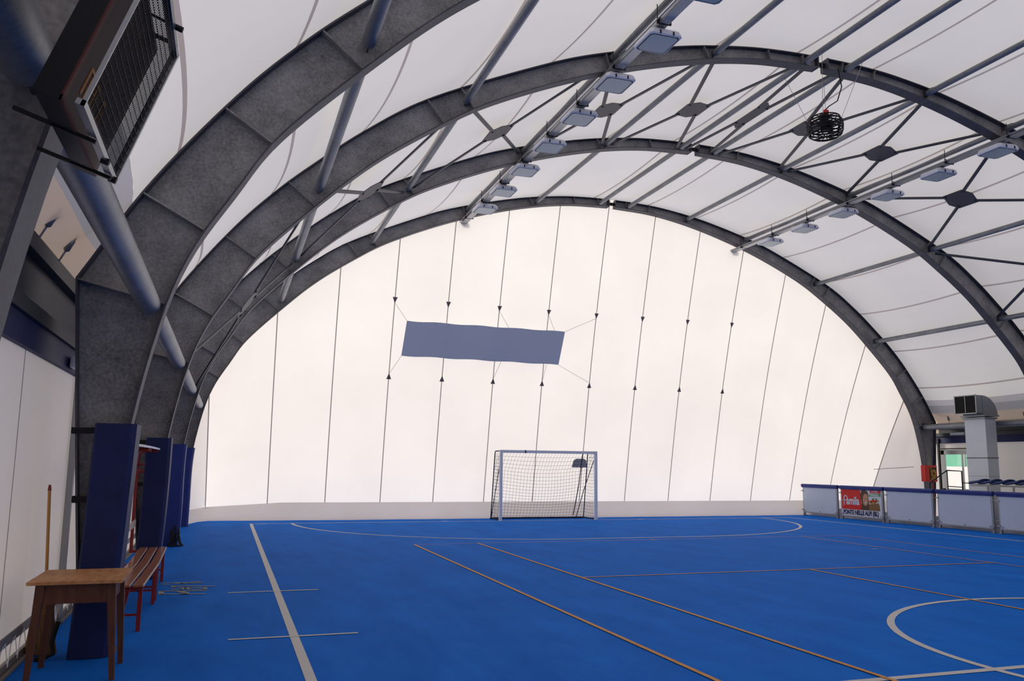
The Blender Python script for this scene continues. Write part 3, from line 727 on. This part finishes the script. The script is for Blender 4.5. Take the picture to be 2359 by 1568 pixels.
# ------------------------------------------------------------ barrier boards along the right sideline
FXB = 10.12
BND = [(19.60, 17.82), (17.66, 15.76), (15.62, 13.80), (13.64, 11.80), (11.64, 9.8), (9.64, 7.8)]
BL = ['Blank grey-blue rink board at the goal wall end of the barrier', 'Rink board carrying the red famila poster, second from the goal wall', 'Blank rink board just right of the red poster board',
      'Blank rink board in front of the duct and window', 'Blank rink board at the right edge in front of the blue seats', 'Blank rink board beyond the right edge of the picture']
for k, (ya_, yb_) in enumerate(BND):
    root = thing('barrier_board', (FXB, (ya_+yb_)/2, 0), BL[k], 'barrier board', 'rink boards along the right side')
    yc = (ya_+yb_)/2; Ln = ya_-yb_
    for y in (ya_-.03, yb_+.03):
        m = MB(); m.box((FXB+.03, y, .5), (.06, .05, 1.0)); m.box((FXB+.05, y, .008), (.2, .09, .016)); m.build('post', ALU, root)
    m = MB(); m.box((FXB, yc, .56), (.016, Ln-.1, .86)); m.build('board', PANEL if k != 1 else POSTW, root)
    m = MB(); m.box((FXB, yc, .115), (.045, Ln-.04, .035)); m.box((FXB+.03, yc, .985), (.05, Ln-.04, .04)); m.build('rail', ALU, root)
    m = MB(); m.tube([(FXB+.01, ya_+.03, 1.035), (FXB+.01, yb_-.03, 1.035)], .055, 14); m.box((FXB+.01, yc, 1.0), (.10, Ln+.04, .07), bev=.02); m.build('top_padding', NAVY if False else NAVYB, root)
    m = MB()
    for y in (ya_-.11, yc, yb_+.11):
        m.tube([(FXB-.03, y, .165), (FXB-.005, y, .165)], .018, 8)
    for y in (ya_-.01, yb_+.01):
        for z in (.2, .85): m.box((FXB-.015, y, z), (.04, .10, .035))
    m.build('fastenings', ALU, root)
    if k == 1:
        px = FXB-.010; y0p, y1p = ya_-.06, yb_+.06; Wp = y0p-y1p
        U = Vector((0, -1, 0))
        def pq(name, pts, material, dx=0.):
            mm = MB(); mm.prism([(px-dx, y0p-u*Wp, .13+v*.86) for u, v in pts], (-.0015, 0, 0)); return mm.build(name, material, post)
        mm = MB(); mm.box((px-.0, (y0p+y1p)/2, .56), (.003, Wp, .86)); post = mm.build('poster', POSTW, root); post['label'] = 'printed supermarket poster, red left half with white lettering'
        pq('red_field', [(0,.235),(.52,.235),(.49,1),(0,1)], POSTR, .002)
        pq('hair', [(.50,.24),(.72,.24),(.70,.50),(.68,.9),(.62,.99),(.53,.98),(.49,.8),(.52,.5)], HAIRP, .0035)
        pq('face', [(.565,.45),(.60,.40),(.645,.42),(.675,.52),(.685,.68),(.66,.82),(.61,.84),(.57,.78),(.55,.6)], SKINP, .005)
        pq('smile', [(.60,.50),(.64,.50),(.655,.54),(.60,.53)], POSTW, .0065)
        pq('eye', [(.585,.655),(.61,.65),(.61,.665),(.585,.67)], HAIRP, .0065); pq('eye', [(.64,.66),(.665,.665),(.665,.68),(.64,.675)], HAIRP, .0065)
        pq('paper_bag', [(.70,.24),(.965,.24),(.955,.45),(.93,.52),(.70,.46)], BAGP, .0045)
        for u, v, s_, mt in ((.74,.56,.05,FRU),(.80,.60,.05,POSTR),(.86,.58,.045,POSTR),(.91,.60,.04,YEL),(.77,.52,.045,YEL),(.84,.52,.04,YEL),(.88,.66,.035,POSTG),(.81,.67,.03,POSTG)):
            pq('grocery', [(u+s_*.75*math.cos(a*math.pi/5), v+s_*math.sin(a*math.pi/5)) for a in range(10)], mt, .006)
        pq('red_strip', [(.735,.87),(.99,.87),(.99,.985),(.735,.985)], POSTR, .0035)
        pq('green_strip', [(.70,.74),(.99,.77),(.99,.86),(.70,.835)], POSTG, .0040)
        Z0 = .13
        text_mesh('lettering', 'amila', (px-.0055, y0p-.125*Wp, Z0+.42*.86), .36, POSTW, post, U, (0,0,1), .80, .010)
        f = MB(); fp = [(.155,.62),(.15,.68),(.125,.735),(.09,.735),(.07,.69),(.065,.6),(.065,.38)]
        for a_, b2 in zip(fp, fp[1:]):
            f.beam((px-.005, y0p-a_[0]*Wp, Z0+a_[1]*.86), (px-.005, y0p-b2[0]*Wp, Z0+b2[1]*.86), .001, .035, up=(0, 1, 0) if abs(a_[1]-b2[1]) > abs(a_[0]-b2[0]) else (0, 0, 1))
        f.beam((px-.005, y0p-.03*Wp, Z0+.57*.86), (px-.005, y0p-.12*Wp, Z0+.57*.86), .001, .03, up=(0, 0, 1))
        f.build('lettering', POSTW, post)
        text_mesh('lettering', 'PONTE NELLE ALPI (BL)', (px-.0045, y0p-.035*Wp, Z0+.055*.86), .19, POSTN, post, U, (0,0,1), .80, .0095)
        text_mesh('lettering', 'LA SPESA', (px-.0055, y0p-.77*Wp, Z0+.895*.86), .085, POSTW, post, U, (0,0,1), .85, .001)
        text_mesh('lettering', 'CONVENIENTE', (px-.0060, y0p-.715*Wp, Z0+.765*.86), .078, LAMPG, post, U, (0,0,1), .78, .001)

m = MB(); m.box((10.50, 13.7, .15), (.12, 12.0, .30))
tag(m.build('trim_11', CURB), 'Low beige kerb behind the barrier boards', kind='structure')
# ------------------------------------------------------------ column pads, left side
PADL = ['Blue padded column guard nearest the goal wall on the left', 'Blue column guard pad behind the far bench end, second from the goal wall', 'Navy column guard pad standing behind the coat rack bench',
        'Tall navy column guard pad strapped to the near arch leg behind the wooden table']
def at_in(z): return float(np.interp(z, [q[1] for q in INN[:18]], [q[0] for q in INN[:18]]))
for i in range(4):
    Y = YA[i]
    mt = NAVY if i == 3 or i == 2 else NAVYB
    xt = -10.35; 
    if i == 3: xb = xt-.07; yb0 = Y-.22
    else: xb = xt-.05; yb0 = Y-.20
    wd, dp = .335, .42 if i == 3 else .40
    wtop, wbot = .305, .285
    root = thing('column_pad', (xb+.17, Y, 0), PADL[i], 'column pad', 'padded guards on the left columns')
    m = MB(); K = 12; vs = []
    for k in range(K+1):
        t = k/K; z = 0.005+1.99*t; x = xb+(xt-xb)*t + .04*math.sin(t*math.pi)*(1 if i < 3 else .3)*(-1 if i == 0 else .5)
        w = wbot+(wtop-wbot)*t+(.02*math.sin(t*5+i) if i < 2 else 0); y = yb0 + (Y-.20-yb0)*t
        c = .02
        vs += [(x+c, y, z), (x+w-c*.3, y, z), (x+w+.035, y+c+.03, z), (x+w+.035, y+dp, z), (x+w+.015, y+dp, z), (x+w+.015, y+.10, z), (x, y+.10, z), (x, y+c, z)]
    fs = [(8*k+j, 8*k+(j+1)%8, 8*k+8+(j+1)%8, 8*k+8+j) for k in range(K) for j in range(8)] + [tuple(range(8)), tuple(range(8*K, 8*K+8))]
    m.add(vs, fs); m.build('pad', mt, root)
    for z in ((1.93, 1.33, .62) if i == 3 else (1.93, 1.33)):
        ox = X0-float(np.interp(z, [0, 1.6, 3.3], [12.28, 12.42, 12.55]))-.02
        m = MB(); m.box(((ox+xt+.1)/2, Y-.135, z), (abs(xt+.1-ox), .006, .055), Matrix.Rotation(-.03, 3, 'Y')); m.box((ox-.004, Y, z), (.006, .27, .055)); m.box(((ox+xt+.1)/2, Y+.135, z), (abs(xt+.1-ox), .006, .055))
        m.build('strap', BLACK, root)

# ------------------------------------------------------------ table
TX, TY, TZ = -10.27, 2.18, .76
root = thing('wooden_table', (TX, TY, 0), 'Small brown wooden table with splayed legs in front of the navy pad', 'table')
m = MB(); m.box((TX, TY, TZ-.0125), (.66, .78, .025), bev=.003); m.build('tabletop', TABLEW, root)
ap = MB(); z = TZ-.025-.075; a, b_ = .245, .30
for c, s_ in (((TX, TY-b_, z), (2*a, .022, .15)), ((TX, TY+b_, z), (2*a, .022, .15)), ((TX-a, TY, z), (.022, 2*b_, .15)), ((TX+a, TY, z), (.022, 2*b_, .15))): ap.box(c, s_)
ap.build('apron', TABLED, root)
for sx in (-1, 1):
    for sy in (-1, 1):
        m = MB(); top = Vector((TX+sx*a, TY+sy*b_*.98, TZ-.025)); bot = Vector((TX+sx*(a+.05), TY+sy*(b_-.02), 0))
        vs = []
        for p, h in ((bot, .019), (top, .032)): vs += [p+Vector((-h, -h, 0)), p+Vector((h, -h, 0)), p+Vector((h, h, 0)), p+Vector((-h, h, 0))]
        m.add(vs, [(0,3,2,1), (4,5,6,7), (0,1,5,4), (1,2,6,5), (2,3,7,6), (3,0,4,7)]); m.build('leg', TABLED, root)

# ------------------------------------------------------------ broom
bx, by = -10.66, 2.95
root = thing('straw_broom', (bx, by, 0), 'Straw broom with orange handle and red tip leaning on the left wall', 'broom')
m = MB(); m.tube([(bx, by, .55), (bx-.045, by+.02, 1.40)], .014, 10); m.build('handle', HANDLE, root)
m = MB(); m.tube([(bx-.045, by+.02, 1.40), (bx-.046, by+.021, 1.45)], [.017, .010], 10); m.build('red_tip', REDP, root)
m = MB(); prof = [(.70, .022), (.62, .045), (.5, .065), (.40, .075), (.2, .10), (.02, .125)]; vs = []; n_ = 28
for z, r in prof:
    for k in range(n_):
        a_ = 2*math.pi*k/n_; rr_ = r*(1+.10*random.uniform(-1, 1)*(z < .45)); vs.append((bx+rr_*math.cos(a_), by+rr_*.45*math.sin(a_), z if z > .03 else random.uniform(.005, .04)))
m.add(vs, [(n_*i+k, n_*i+(k+1)%n_, n_*(i+1)+(k+1)%n_, n_*(i+1)+k) for i in range(len(prof)-1) for k in range(n_)]+[tuple(range(n_))], 0, True); m.build('bristles', BROOM, root)
m = MB()
for z, r in ((.50, .070), (.45, .074), (.40, .079)): m.tube([(bx+r*math.cos(2*math.pi*k/20), by+r*.47*math.sin(2*math.pi*k/20), z) for k in range(21)], .004, 5, cap=False)
m.build('binding', REDP, root)

# ------------------------------------------------------------ coat rack benches
def bench(y0, y1, xf0, xf1, lab):
    root = thing('coat_rack_bench', ((xf0+xf1)/2-.17, (y0+y1)/2, 0), lab, 'bench', 'red framed benches along the left wall')
    def fx(y): return xf0+(xf1-xf0)*(y-y0)/(y1-y0)
    zs = .45
    for k in range(3):
        m = MB(); o = .055+.125*k
        m.beam((fx(y0)-o, y0, zs), (fx(y1)-o, y1, zs), .095, .022, bev=.004); sl = m.build('seat_slat', SLAT, root)
        m = MB(); m.beam((fx(y0)-o+.049, y0, zs+.001), (fx(y1)-o+.049, y1, zs+.001), .003, .021); m.build('worn_edge', PALEW, sl)
    m = MB(); m.beam((fx(y0)-.44, y0, .80), (fx(y1)-.44, y1, .80), .02, .09, bev=.004); m.build('back_slat', PALEW, root)
    for y in (y0+.12, y1-.12):
        x = fx(y)
        m = MB(); m.box((x-.04, y, zs/2-.01), (.04, .04, zs-.02)); m.build('leg', REDP, root)
        m = MB(); m.box((x-.36, y, zs/2-.01), (.035, .035, zs-.02)); m.build('leg', REDP, root)
        m = MB(); m.beam((x-.04, y, zs-.03), (x-.46, y, zs-.03), .035, .035); m.build('cross_bar', REDP, root); m = MB(); m.beam((x-.04, y, .16), (x-.36, y, .16), .022, .022); m.build('cross_bar', REDP, root)
        m = MB(); m.tube([(x-.46, y, zs-.03), (x-.46, y, 1.55), (x-.455, y, 1.68), (x-.43, y, 1.77), (x-.38, y, 1.80), (x-.20, y, 1.80)], .017, 8); m.box((x-.46, y, .95), (.04, .03, 1.1)); m.build('upright', REDP, root)
    m = MB(); m.beam((fx(y0+.2)-.2, y0+.2, .16), (fx((y0+y1)/2)-.2, (y0+y1)/2, zs-.03), .018, .018); m.beam((fx(y1-.2)-.2, y1-.2, .16), (fx((y0+y1)/2)-.2, (y0+y1)/2, zs-.03), .018, .018); m.build('diagonal_brace', REDP, root)
    m = MB(); m.beam((fx(y0)-.30, y0, 1.83), (fx(y1)-.30, y1, 1.83), .22, .018); sh = m.build('top_shelf', REDP, root)
    m = MB(); m.beam((fx(y0)-.187, y0, 1.83), (fx(y1)-.187, y1, 1.83), .006, .024); m.build('shelf_edge', WHITE, sh)
    m = MB(); m.beam((fx(y0)-.445, y0, 1.58), (fx(y1)-.445, y1, 1.58), .014, .05); hr = m.build('hook_rail', REDP, root)
    n_ = 8
    for k in range(n_):
        y = y0+.15+(y1-y0-.3)*k/(n_-1); x = fx(y)-.43
        m = MB(); m.tube([(x, y, 1.60), (x+.07, y, 1.61), (x+.085, y, 1.63)], .007, 6); m.tube([(x, y, 1.56), (x+.03, y, 1.50), (x+.06, y, 1.50), (x+.065, y, 1.54)], .007, 6); m.build('coat_hook', REDP, hr)
    return root
bench(3.72, 5.62, -9.93, -9.92, 'Red framed slatted bench with coat hooks, the near one beside the table')
bench(5.66, 7.58, -9.92, -9.96, 'Red framed slatted bench with coat hooks, the far one against the second pad')

# cable bundle at pad
root = thing('cable_bundle', (-10.08, 12.55, 0), 'Dark cables and straps heaped at the foot of the left column pad', 'cables')
m = MB()
for k in range(9):
    a_ = random.uniform(0, 6); x = -10.12+random.uniform(-.09, .09); y = 12.55+random.uniform(-.06, .06)
    m.tube([(x, y+.05, .30+random.uniform(-.1, .1)), (x+.03*math.sin(a_), y, .25), (x+.07*math.cos(a_), y-.03, .06), (x+.12*math.cos(a_), y-.05, .02), (x+.05, y-.08, .018)], .014, 6)
m.build('cable', BLACK, root)
# cloth strap loop at near pad foot
m = MB(); m.tube([(-10.52, 2.80, .30), (-10.55, 2.76, .14), (-10.53, 2.73, .05), (-10.60, 2.70, .02), (-10.66, 2.70, .018)], .02, 8)
tag(m.build('loose_strap', BLACK), 'Loose black strap end on the floor under the wooden table', 'strap')

# ------------------------------------------------------------ base hem of the left wall
hem = MB(); hem.box((XL+.004, 0, .235), (.012, 39.6, .085)); hem.build('hem', fabric('wall_hem', (.38, .35, .35), .05), wallL)
bk = MB(); bk.add([(XL-.05, -19.8, 0), (XL-.05, 19.8, 0), (XL-.05, 19.8, .28), (XL-.05, -19.8, .28)], [(0,1,2,3)]); bk.build('inner_liner', fabric('wall_liner', (.80, .77, .76), .2), wallL)
br = MB(); br.box((XL+.02, 0, .055), (.03, 39.6, .05)); br.box((XL+.04, 0, .012), (.07, 39.6, .024)); tag(br.build('baseboard_left', mat('base_rail', (.22, .19, .17), .6)), 'Metal base rail the left wall is laced to', kind='structure')
y = -2.0; k = 0
ye = MB(); rp = MB()
while y < 8:
    ye.tube([(XL+.009, y, .235), (XL+.020, y, .235)], .016, 10)
    rp.tube([(XL+.02, y, .235), (XL+.045, y+.02, .05)], .004, 5); rp.tube([(XL+.045, y+.02, .05), (XL+.02, y+.20, .19), (XL+.02, y+.33, .235)], .004, 5)
    y += .33
ye.build('eyelets', ALU, wallL); rp.build('lacing_cord', LAMPG, wallL)

# turnbuckles at the eaves
RUST = mat('rust', (.25, .10, .03), .7)
for s, X, y, lab in ((-1, XL, 2.85, 'Rusty turnbuckle under the left eaves flap, the one next to the large near arch'), (-1, XL, 2.0, 'Rusty turnbuckle under the left eaves flap, the one further from the large near arch'),
                  (1, XR_, 17.3, 'Small turnbuckle under the right eaves, left of the duct'), (1, XR_, 14.35, 'Small turnbuckle under the right eaves, right of the duct')):
    zz = 3.46 if s < 0 else 3.24
    A = Vector((X-s*.05, y+.02, zz+.02)); B = Vector((X-s*.16, y-.03, zz+.22)); d = (B-A)
    root = thing('turnbuckle', A, lab, 'turnbuckle', 'turnbuckles under the eaves')
    m = MB(); m.tube([A-d*.1, A+d*.36], .009, 6); m.build('rod', ALU, root)
    m = MB(); m.tube([A+d*.35, A+d*.42, A+d*.85, A+d*.92], [.014, .030, .030, .014], 10); m.build('body', TUBE, root)
    m = MB(); m.tube([A+d*1.03+Vector((0, .028*math.cos(q*.6283), .028*math.sin(q*.6283))) for q in range(11)], .008, 6, cap=False); m.build('ring', RUST, root)

# emergency lights
for x, y, z, s, lab in ((XR_-.10, 16.95, 2.86, 1, 'Slim emergency light under the right eaves above the window'), (XL+.10, 3.85, 2.63, -1, 'Small white emergency light tucked behind the near left column')):
    root = thing('emergency_light', (x, y, z), lab, 'emergency light')
    m = MB(); m.box((x, y, z), (.07, .62 if s > 0 else .30, .11), bev=.01); m.build('housing', GREYPL if s > 0 else WHITE, root)
    m = MB(); m.tube([(x-s*.04, y-.27 if s > 0 else y-.12, z), (x-s*.04, y+.27 if s > 0 else y+.12, z)], .02, 8); m.build('tube', WHITE, root)
    if s > 0:
        m = MB(); m.box((x-.03, y-.48, z), (.02, .26, .11)); sp = m.build('pictogram_plate', WHITE, root)
        m = MB(); m.prism([(x-.042, y-.40, z-.03), (x-.042, y-.40, z+.03), (x-.042, y-.47, z)], (-.001, 0, 0)); m.build('arrow', POSTG, sp)

# ------------------------------------------------------------ window and outside
wr = thing('window_1', (XR_, 16.4, .93), 'Aluminium framed window in the right wall', None, kind='structure')
m = MB()
ya_, yb_, za_, zb_ = 16.0, 17.78, .93, 2.30
for c, s_ in (((XR_-.02, (ya_+yb_)/2, zb_-.07), (.08, yb_-ya_, .14)), ((XR_-.02, (ya_+yb_)/2, za_+.03), (.08, yb_-ya_, .06)), ((XR_-.02, yb_-.07, (za_+zb_)/2), (.08, .14, zb_-za_)), ((XR_-.02, ya_+.05, (za_+zb_)/2), (.08, .10, zb_-za_)), ((XR_-.02, 16.9, (za_+zb_)/2), (.0601, .03, zb_-za_))): m.box(c, s_)
m.build('window_frame', ALU, wr)
m = MB(); m.box((XR_-.02, (ya_+yb_)/2, (za_+zb_)/2), (.006, yb_-ya_-.1, zb_-za_-.1)); m.build('pane', GLASS, wr)
m = MB(); m.box((XR_-.07, (ya_+yb_)/2, 2.36), (.05, yb_-ya_+.1, .03)); m.build('lintel', BLACKM, wr)
m = MB(); m.box((18.6, 20, .88), (.25, 16, 1.76)); tag(m.build('garden_wall', OUTW), 'Bright white low wall outside the window', 'wall')
root = thing('windbreak_fence', (19.4, 20, 0), 'Green mesh windbreak outside, seen through the top of the window', 'fence')
m = MB(); m.box((19.4, 20, 1.5), (.02, 16, 3.0)); m.build('mesh', GREENN, root)
for y in np.arange(14, 28, 2.4):
    m = MB(); m.tube([(19.34, y, 0), (19.34, y, 3.05)], .03, 8); m.build('post', ALU, root)

# ------------------------------------------------------------ duct
DX, DY0, DY1 = 13.32, 15.5, 14.72
root = thing('air_duct', ((DX+.2), (DY0+DY1)/2, 0), 'Grey sheet metal air duct with grille box on the right wall', 'air duct')
yc = (DY0+DY1)/2
m = MB(); m.box((DX+.22, yc, 1.62), (.44, .78, 3.24)); sh = m.build('shaft', DUCT, root)
m = MB()
m.box((DX+.22, yc, 2.02), (.46, .80, .022))
for z in (1.45, 1.28, 1.20, .95): m.box((DX+.22, yc, z), (.446, .786, .006))
m.build('joint', DARKPL, sh)
m = MB(); m.box((DX+.22, yc, 3.27), (.52, .86, .05)); m.box((DX+.22, yc, 3.34), (.60, .94, .04)); m.build('flange', DUCTD, root)
# head: elbow from vertical turning to face -X, tilted
m = MB(); K = 8; vs = []
for k in range(K+1):
    a_ = k/K*math.pi/2; r0, r1 = .06, .62
    cx, cz = DX-.08, 3.36
    for r in (r0, r1):
        for y in (yc-.40, yc+.40): vs.append((cx+r*math.cos(a_), y, cz+r*math.sin(a_)))
fs = []
for k in range(K):
    q = 4*k; fs += [(q, q+1, q+5, q+4), (q+2, q+6, q+7, q+3), (q, q+4, q+6, q+2), (q+1, q+3, q+7, q+5)]
m.add(vs, fs, 0); m.box((DX-.20, yc, 3.70), (.26, .80, .56)); m.build('elbow', DUCTD, root)
g = MB(); gx_ = DX-.34
for c, s_ in (((gx_, yc, 3.98), (.02, .84, .03)), ((gx_, yc, 3.41), (.02, .84, .03)), ((gx_, yc-.405, 3.70), (.02, .03, .58)), ((gx_, yc+.405, 3.70), (.02, .03, .58)), ((gx_, yc, 3.70), (.02, .02, .58))): g.box(c, s_)
gr = g.build('grille_frame', ALU, root)
m = MB(); m.box((gx_+.008, yc, 3.70), (.006, .8, .56)); m.build('grille_backing', BLACK, root)
m = MB()
for k in range(18): m.box((gx_, yc, 3.44+.03*k), (.014, .8, .006), Matrix.Rotation(.5, 3, 'Y'))
m.build('louvre', BLACKM, gr)

# ------------------------------------------------------------ hose box
hx, hy, hz = 13.72, 17.50, 1.50
root = thing('fire_hose_box', (hx, hy, 1.2), 'Red fire hose cabinet with yellow hose on the right arch leg', 'fire hose cabinet')
m = MB(); m.box((hx+.14, hy+.12, hz), (.50, .22, .56), bev=.02); m.build('cabinet', REDB, root)
m = MB(); m.box((hx+.20, hy+.005, hz-.01), (.28, .012, .42)); dr = m.build('window', BLACK, root)
m = MB(); 
for r in (.10, .075, .05): m.tube([(hx+.21+r*math.cos(k*.3307), hy-.008, hz+r*1.3*math.sin(k*.3307)) for k in range(20)], .018, 6, cap=False)
m.build('hose', YEL, root)
m = MB(); m.box((hx+.20, hy-.004, hz-.16), (.24, .006, .09)); m.box((hx+.11, hy-.004, hz+.02), (.05, .006, .35)); m.build('instruction_label', YEL, root)
m = MB(); m.tube([(hx+.22, hy+.06, 1.22), (hx+.22, hy+.06, .02)], .03, 10); m.build('supply_pipe', REDP, root)

# ------------------------------------------------------------ stand
root = thing('spectator_stand', (12.7, 11, 0), 'Grey raised platform of the spectator stand behind the boards', 'stand')
m = MB(); m.box((12.35, 11.0, .45), (1.5, 6.6, .9)); m.build('platform', GREYPL, root)
m = MB(); m.box((12.75, 14.75, .5), (.7, .8, 1.0)); m.build('step', GREYPL, root)
m = MB(); m.box((12.0, 11.2, 1.19), (.05, 6.0, .05)); m.build('seat_rail', ALU, root)
m = MB()
for y in np.arange(8.5, 14.2, .85): m.box((12.0, y, 1.03), (.04, .04, .30))
m.build('seat_support', ALU, root)
def seat(y, lab):
    m = MB(); N = 8; Mx = 8; vs = []
    for i in range(N+1):
        u = i/N-.5
        for j in range(Mx+1):
            v = j/Mx-.5; 
            z = 1.245 + .05*(abs(u*2)**2)*0 + .085*max(0, (.5-v))**1.6*1.2 - .035*(1-(2*u)**2)*.5 + .075*max(0, math.sin((v+.5)*math.pi*.55))*.4 + .06*(1-abs(2*u)**3)
            vs.append((12.0-.20+.40*(i/N), y+v*.42, z))
    n1 = Mx+1
    fs = [(i*n1+j, i*n1+j+1, (i+1)*n1+j+1, (i+1)*n1+j) for i in range(N) for j in range(Mx)]
    top = len(vs); vs2 = [(x, yy, z-.05) for x, yy, z in vs]
    fs2 = [tuple(top+k for k in f[::-1]) for f in fs]
    rim = [i*n1 for i in range(N+1)] + [N*n1+j for j in range(1, n1)] + [i*n1+Mx for i in range(N-1, -1, -1)] + [j for j in range(Mx-1, 0, -1)]
    fs3 = [(rim[k], rim[(k+1)%len(rim)], top+rim[(k+1)%len(rim)], top+rim[k]) for k in range(len(rim))]
    m.add(vs+vs2, fs+fs2+fs3, 0, True); o = m.build('stadium_seat', SEATM); tag(o, lab, 'seat', 'blue seats on the stand'); return o
SN = ['leftmost', 'second from the left', 'third from the left', 'fourth from the left', 'fifth from the left', 'sixth from the left', 'seventh from the left', 'eighth from the left']
for k in range(8): seat(13.88-.42*k, 'Blue plastic stand seat, %s in the row behind the boards' % SN[k])
root = thing('handrail', (12.3, 15.1, 0), 'Thin dark metal handrail of the stand steps beside the red cabinet', 'handrail')
m = MB(); m.tube([(12.0, 15.75, 0), (12.0, 15.75, 1.22), (12.0, 15.05, 1.62), (12.0, 14.5, 1.60), (12.0, 14.5, .9)], .02, 8); m.build('rail', BLACKM, root)
m = MB(); m.tube([(12.0, 15.05, 1.62), (12.0, 15.05, .02)], .015, 8); m.tube([(12.0, 15.05, 1.13), (12.0, 14.5, 1.12)], .014, 8); m.tube([(12.0, 14.5, 1.25), (12.0, 14.2, 1.25)], .014, 8); m.build('baluster', BLACKM, root)

# ------------------------------------------------------------ caged scoreboard
B_ = Vector((-9.672, -2.27, 2.660)); C_ = Vector((-9.492, -2.27, 3.187)); up = (C_-B_).normalized(); Hh = (C_-B_).length; Lw = .71
nr_ = up.cross(Vector((0, 1, 0)))
if nr_.x < 0: nr_ = -nr_
ny = Vector((0, -1, 0))
root = thing('caged_scoreboard', B_, 'Dark scoreboard behind a wire mesh guard, high on the left', 'scoreboard')
Rb = Matrix((Vector((0, 1, 0)), nr_, up)).transposed()
def sbp(a, b, c): return B_ + ny*a + up*b + nr_*c   # a along towards camera, b up, c out
def sbox(mb, a0, a1, b0, b1, c0, c1, mi=0): mb.box(sbp((a0+a1)/2, (b0+b1)/2, (c0+c1)/2), (abs(a1-a0), abs(c1-c0), abs(b1-b0)), Rb, mi)
c0, c1 = -.13, -.06
m = MB(); sbox(m, .035, Lw, -.01, Hh-.03, c0, c1); bd = m.build('case', BLACKM, root)
m = MB(); sbox(m, .05, Lw-.02, .01, Hh-.05, c1, c1+.003); m.build('display_face', SCRB, bd)
m = MB(); sbox(m, .035, Lw, -.01, .008, c1, c1+.006); sbox(m, Lw-.03, Lw, -.01, Hh-.03, c1, c1+.006); m.build('face_frame', SCRR, bd)
for a in (.30, .42, .54):
    m = MB()
    for b in (.07,):
        sbox(m, a, a+.010, b, b+.08, c1+.003, c1+.006); sbox(m, a, a+.05, b+.08, b+.09, c1+.003, c1+.006); sbox(m, a+.04, a+.05, b, b+.08, c1+.003, c1+.006)
    m.build('numeral', ORNG, bd)
m = MB(); w_ = .018
sbox(m, 0, Lw, 0, w_, -.02, .006); sbox(m, 0, Lw, Hh-w_, Hh, -.02, .006); sbox(m, 0, w_, 0, Hh, -.02, .006); sbox(m, Lw-.01, Lw, 0, Hh, -.006, .006)
fr = m.build('guard_frame', ALU, root)
m = MB()
for k in range(1, 46): m.tube([sbp(Lw*k/46, .01, -.003), sbp(Lw*k/46, Hh-.01, -.003)], .0014, 4, cap=False)
for k in range(1, 20): m.tube([sbp(.01, Hh*k/20, -.0), sbp(Lw-.01, Hh*k/20, -.0)], .0014, 4, cap=False)
m.build('wire_mesh', BLACKM, fr)
for a in (.10, .45):
    for b in (-.01, Hh-.01):
        m = MB(); sbox(m, a-.006, a+.006, b-.006, b+.006, -.24, .006); m.build('bracket_arm', BLACKM, root)
m = MB(); m.tube([sbp(.25, .0, -.01), sbp(.25, 0, .016)], .012, 8); m.build('fixing_knob', BLACK, root)
m = MB(); m.tube([sbp(.06, .0, -.01), sbp(.06, 0, .016)], .012, 8); m.build('fixing_knob', BLACK, root)
m = MB(); m.tube([sbp(.22, Hh+.01, -.25), sbp(.22, Hh, .02)], .005, 6); m.tube([sbp(.22, Hh, .0), sbp(.22, Hh, .03)], .011, 8); m.build('stay_rod', BLACK, root)
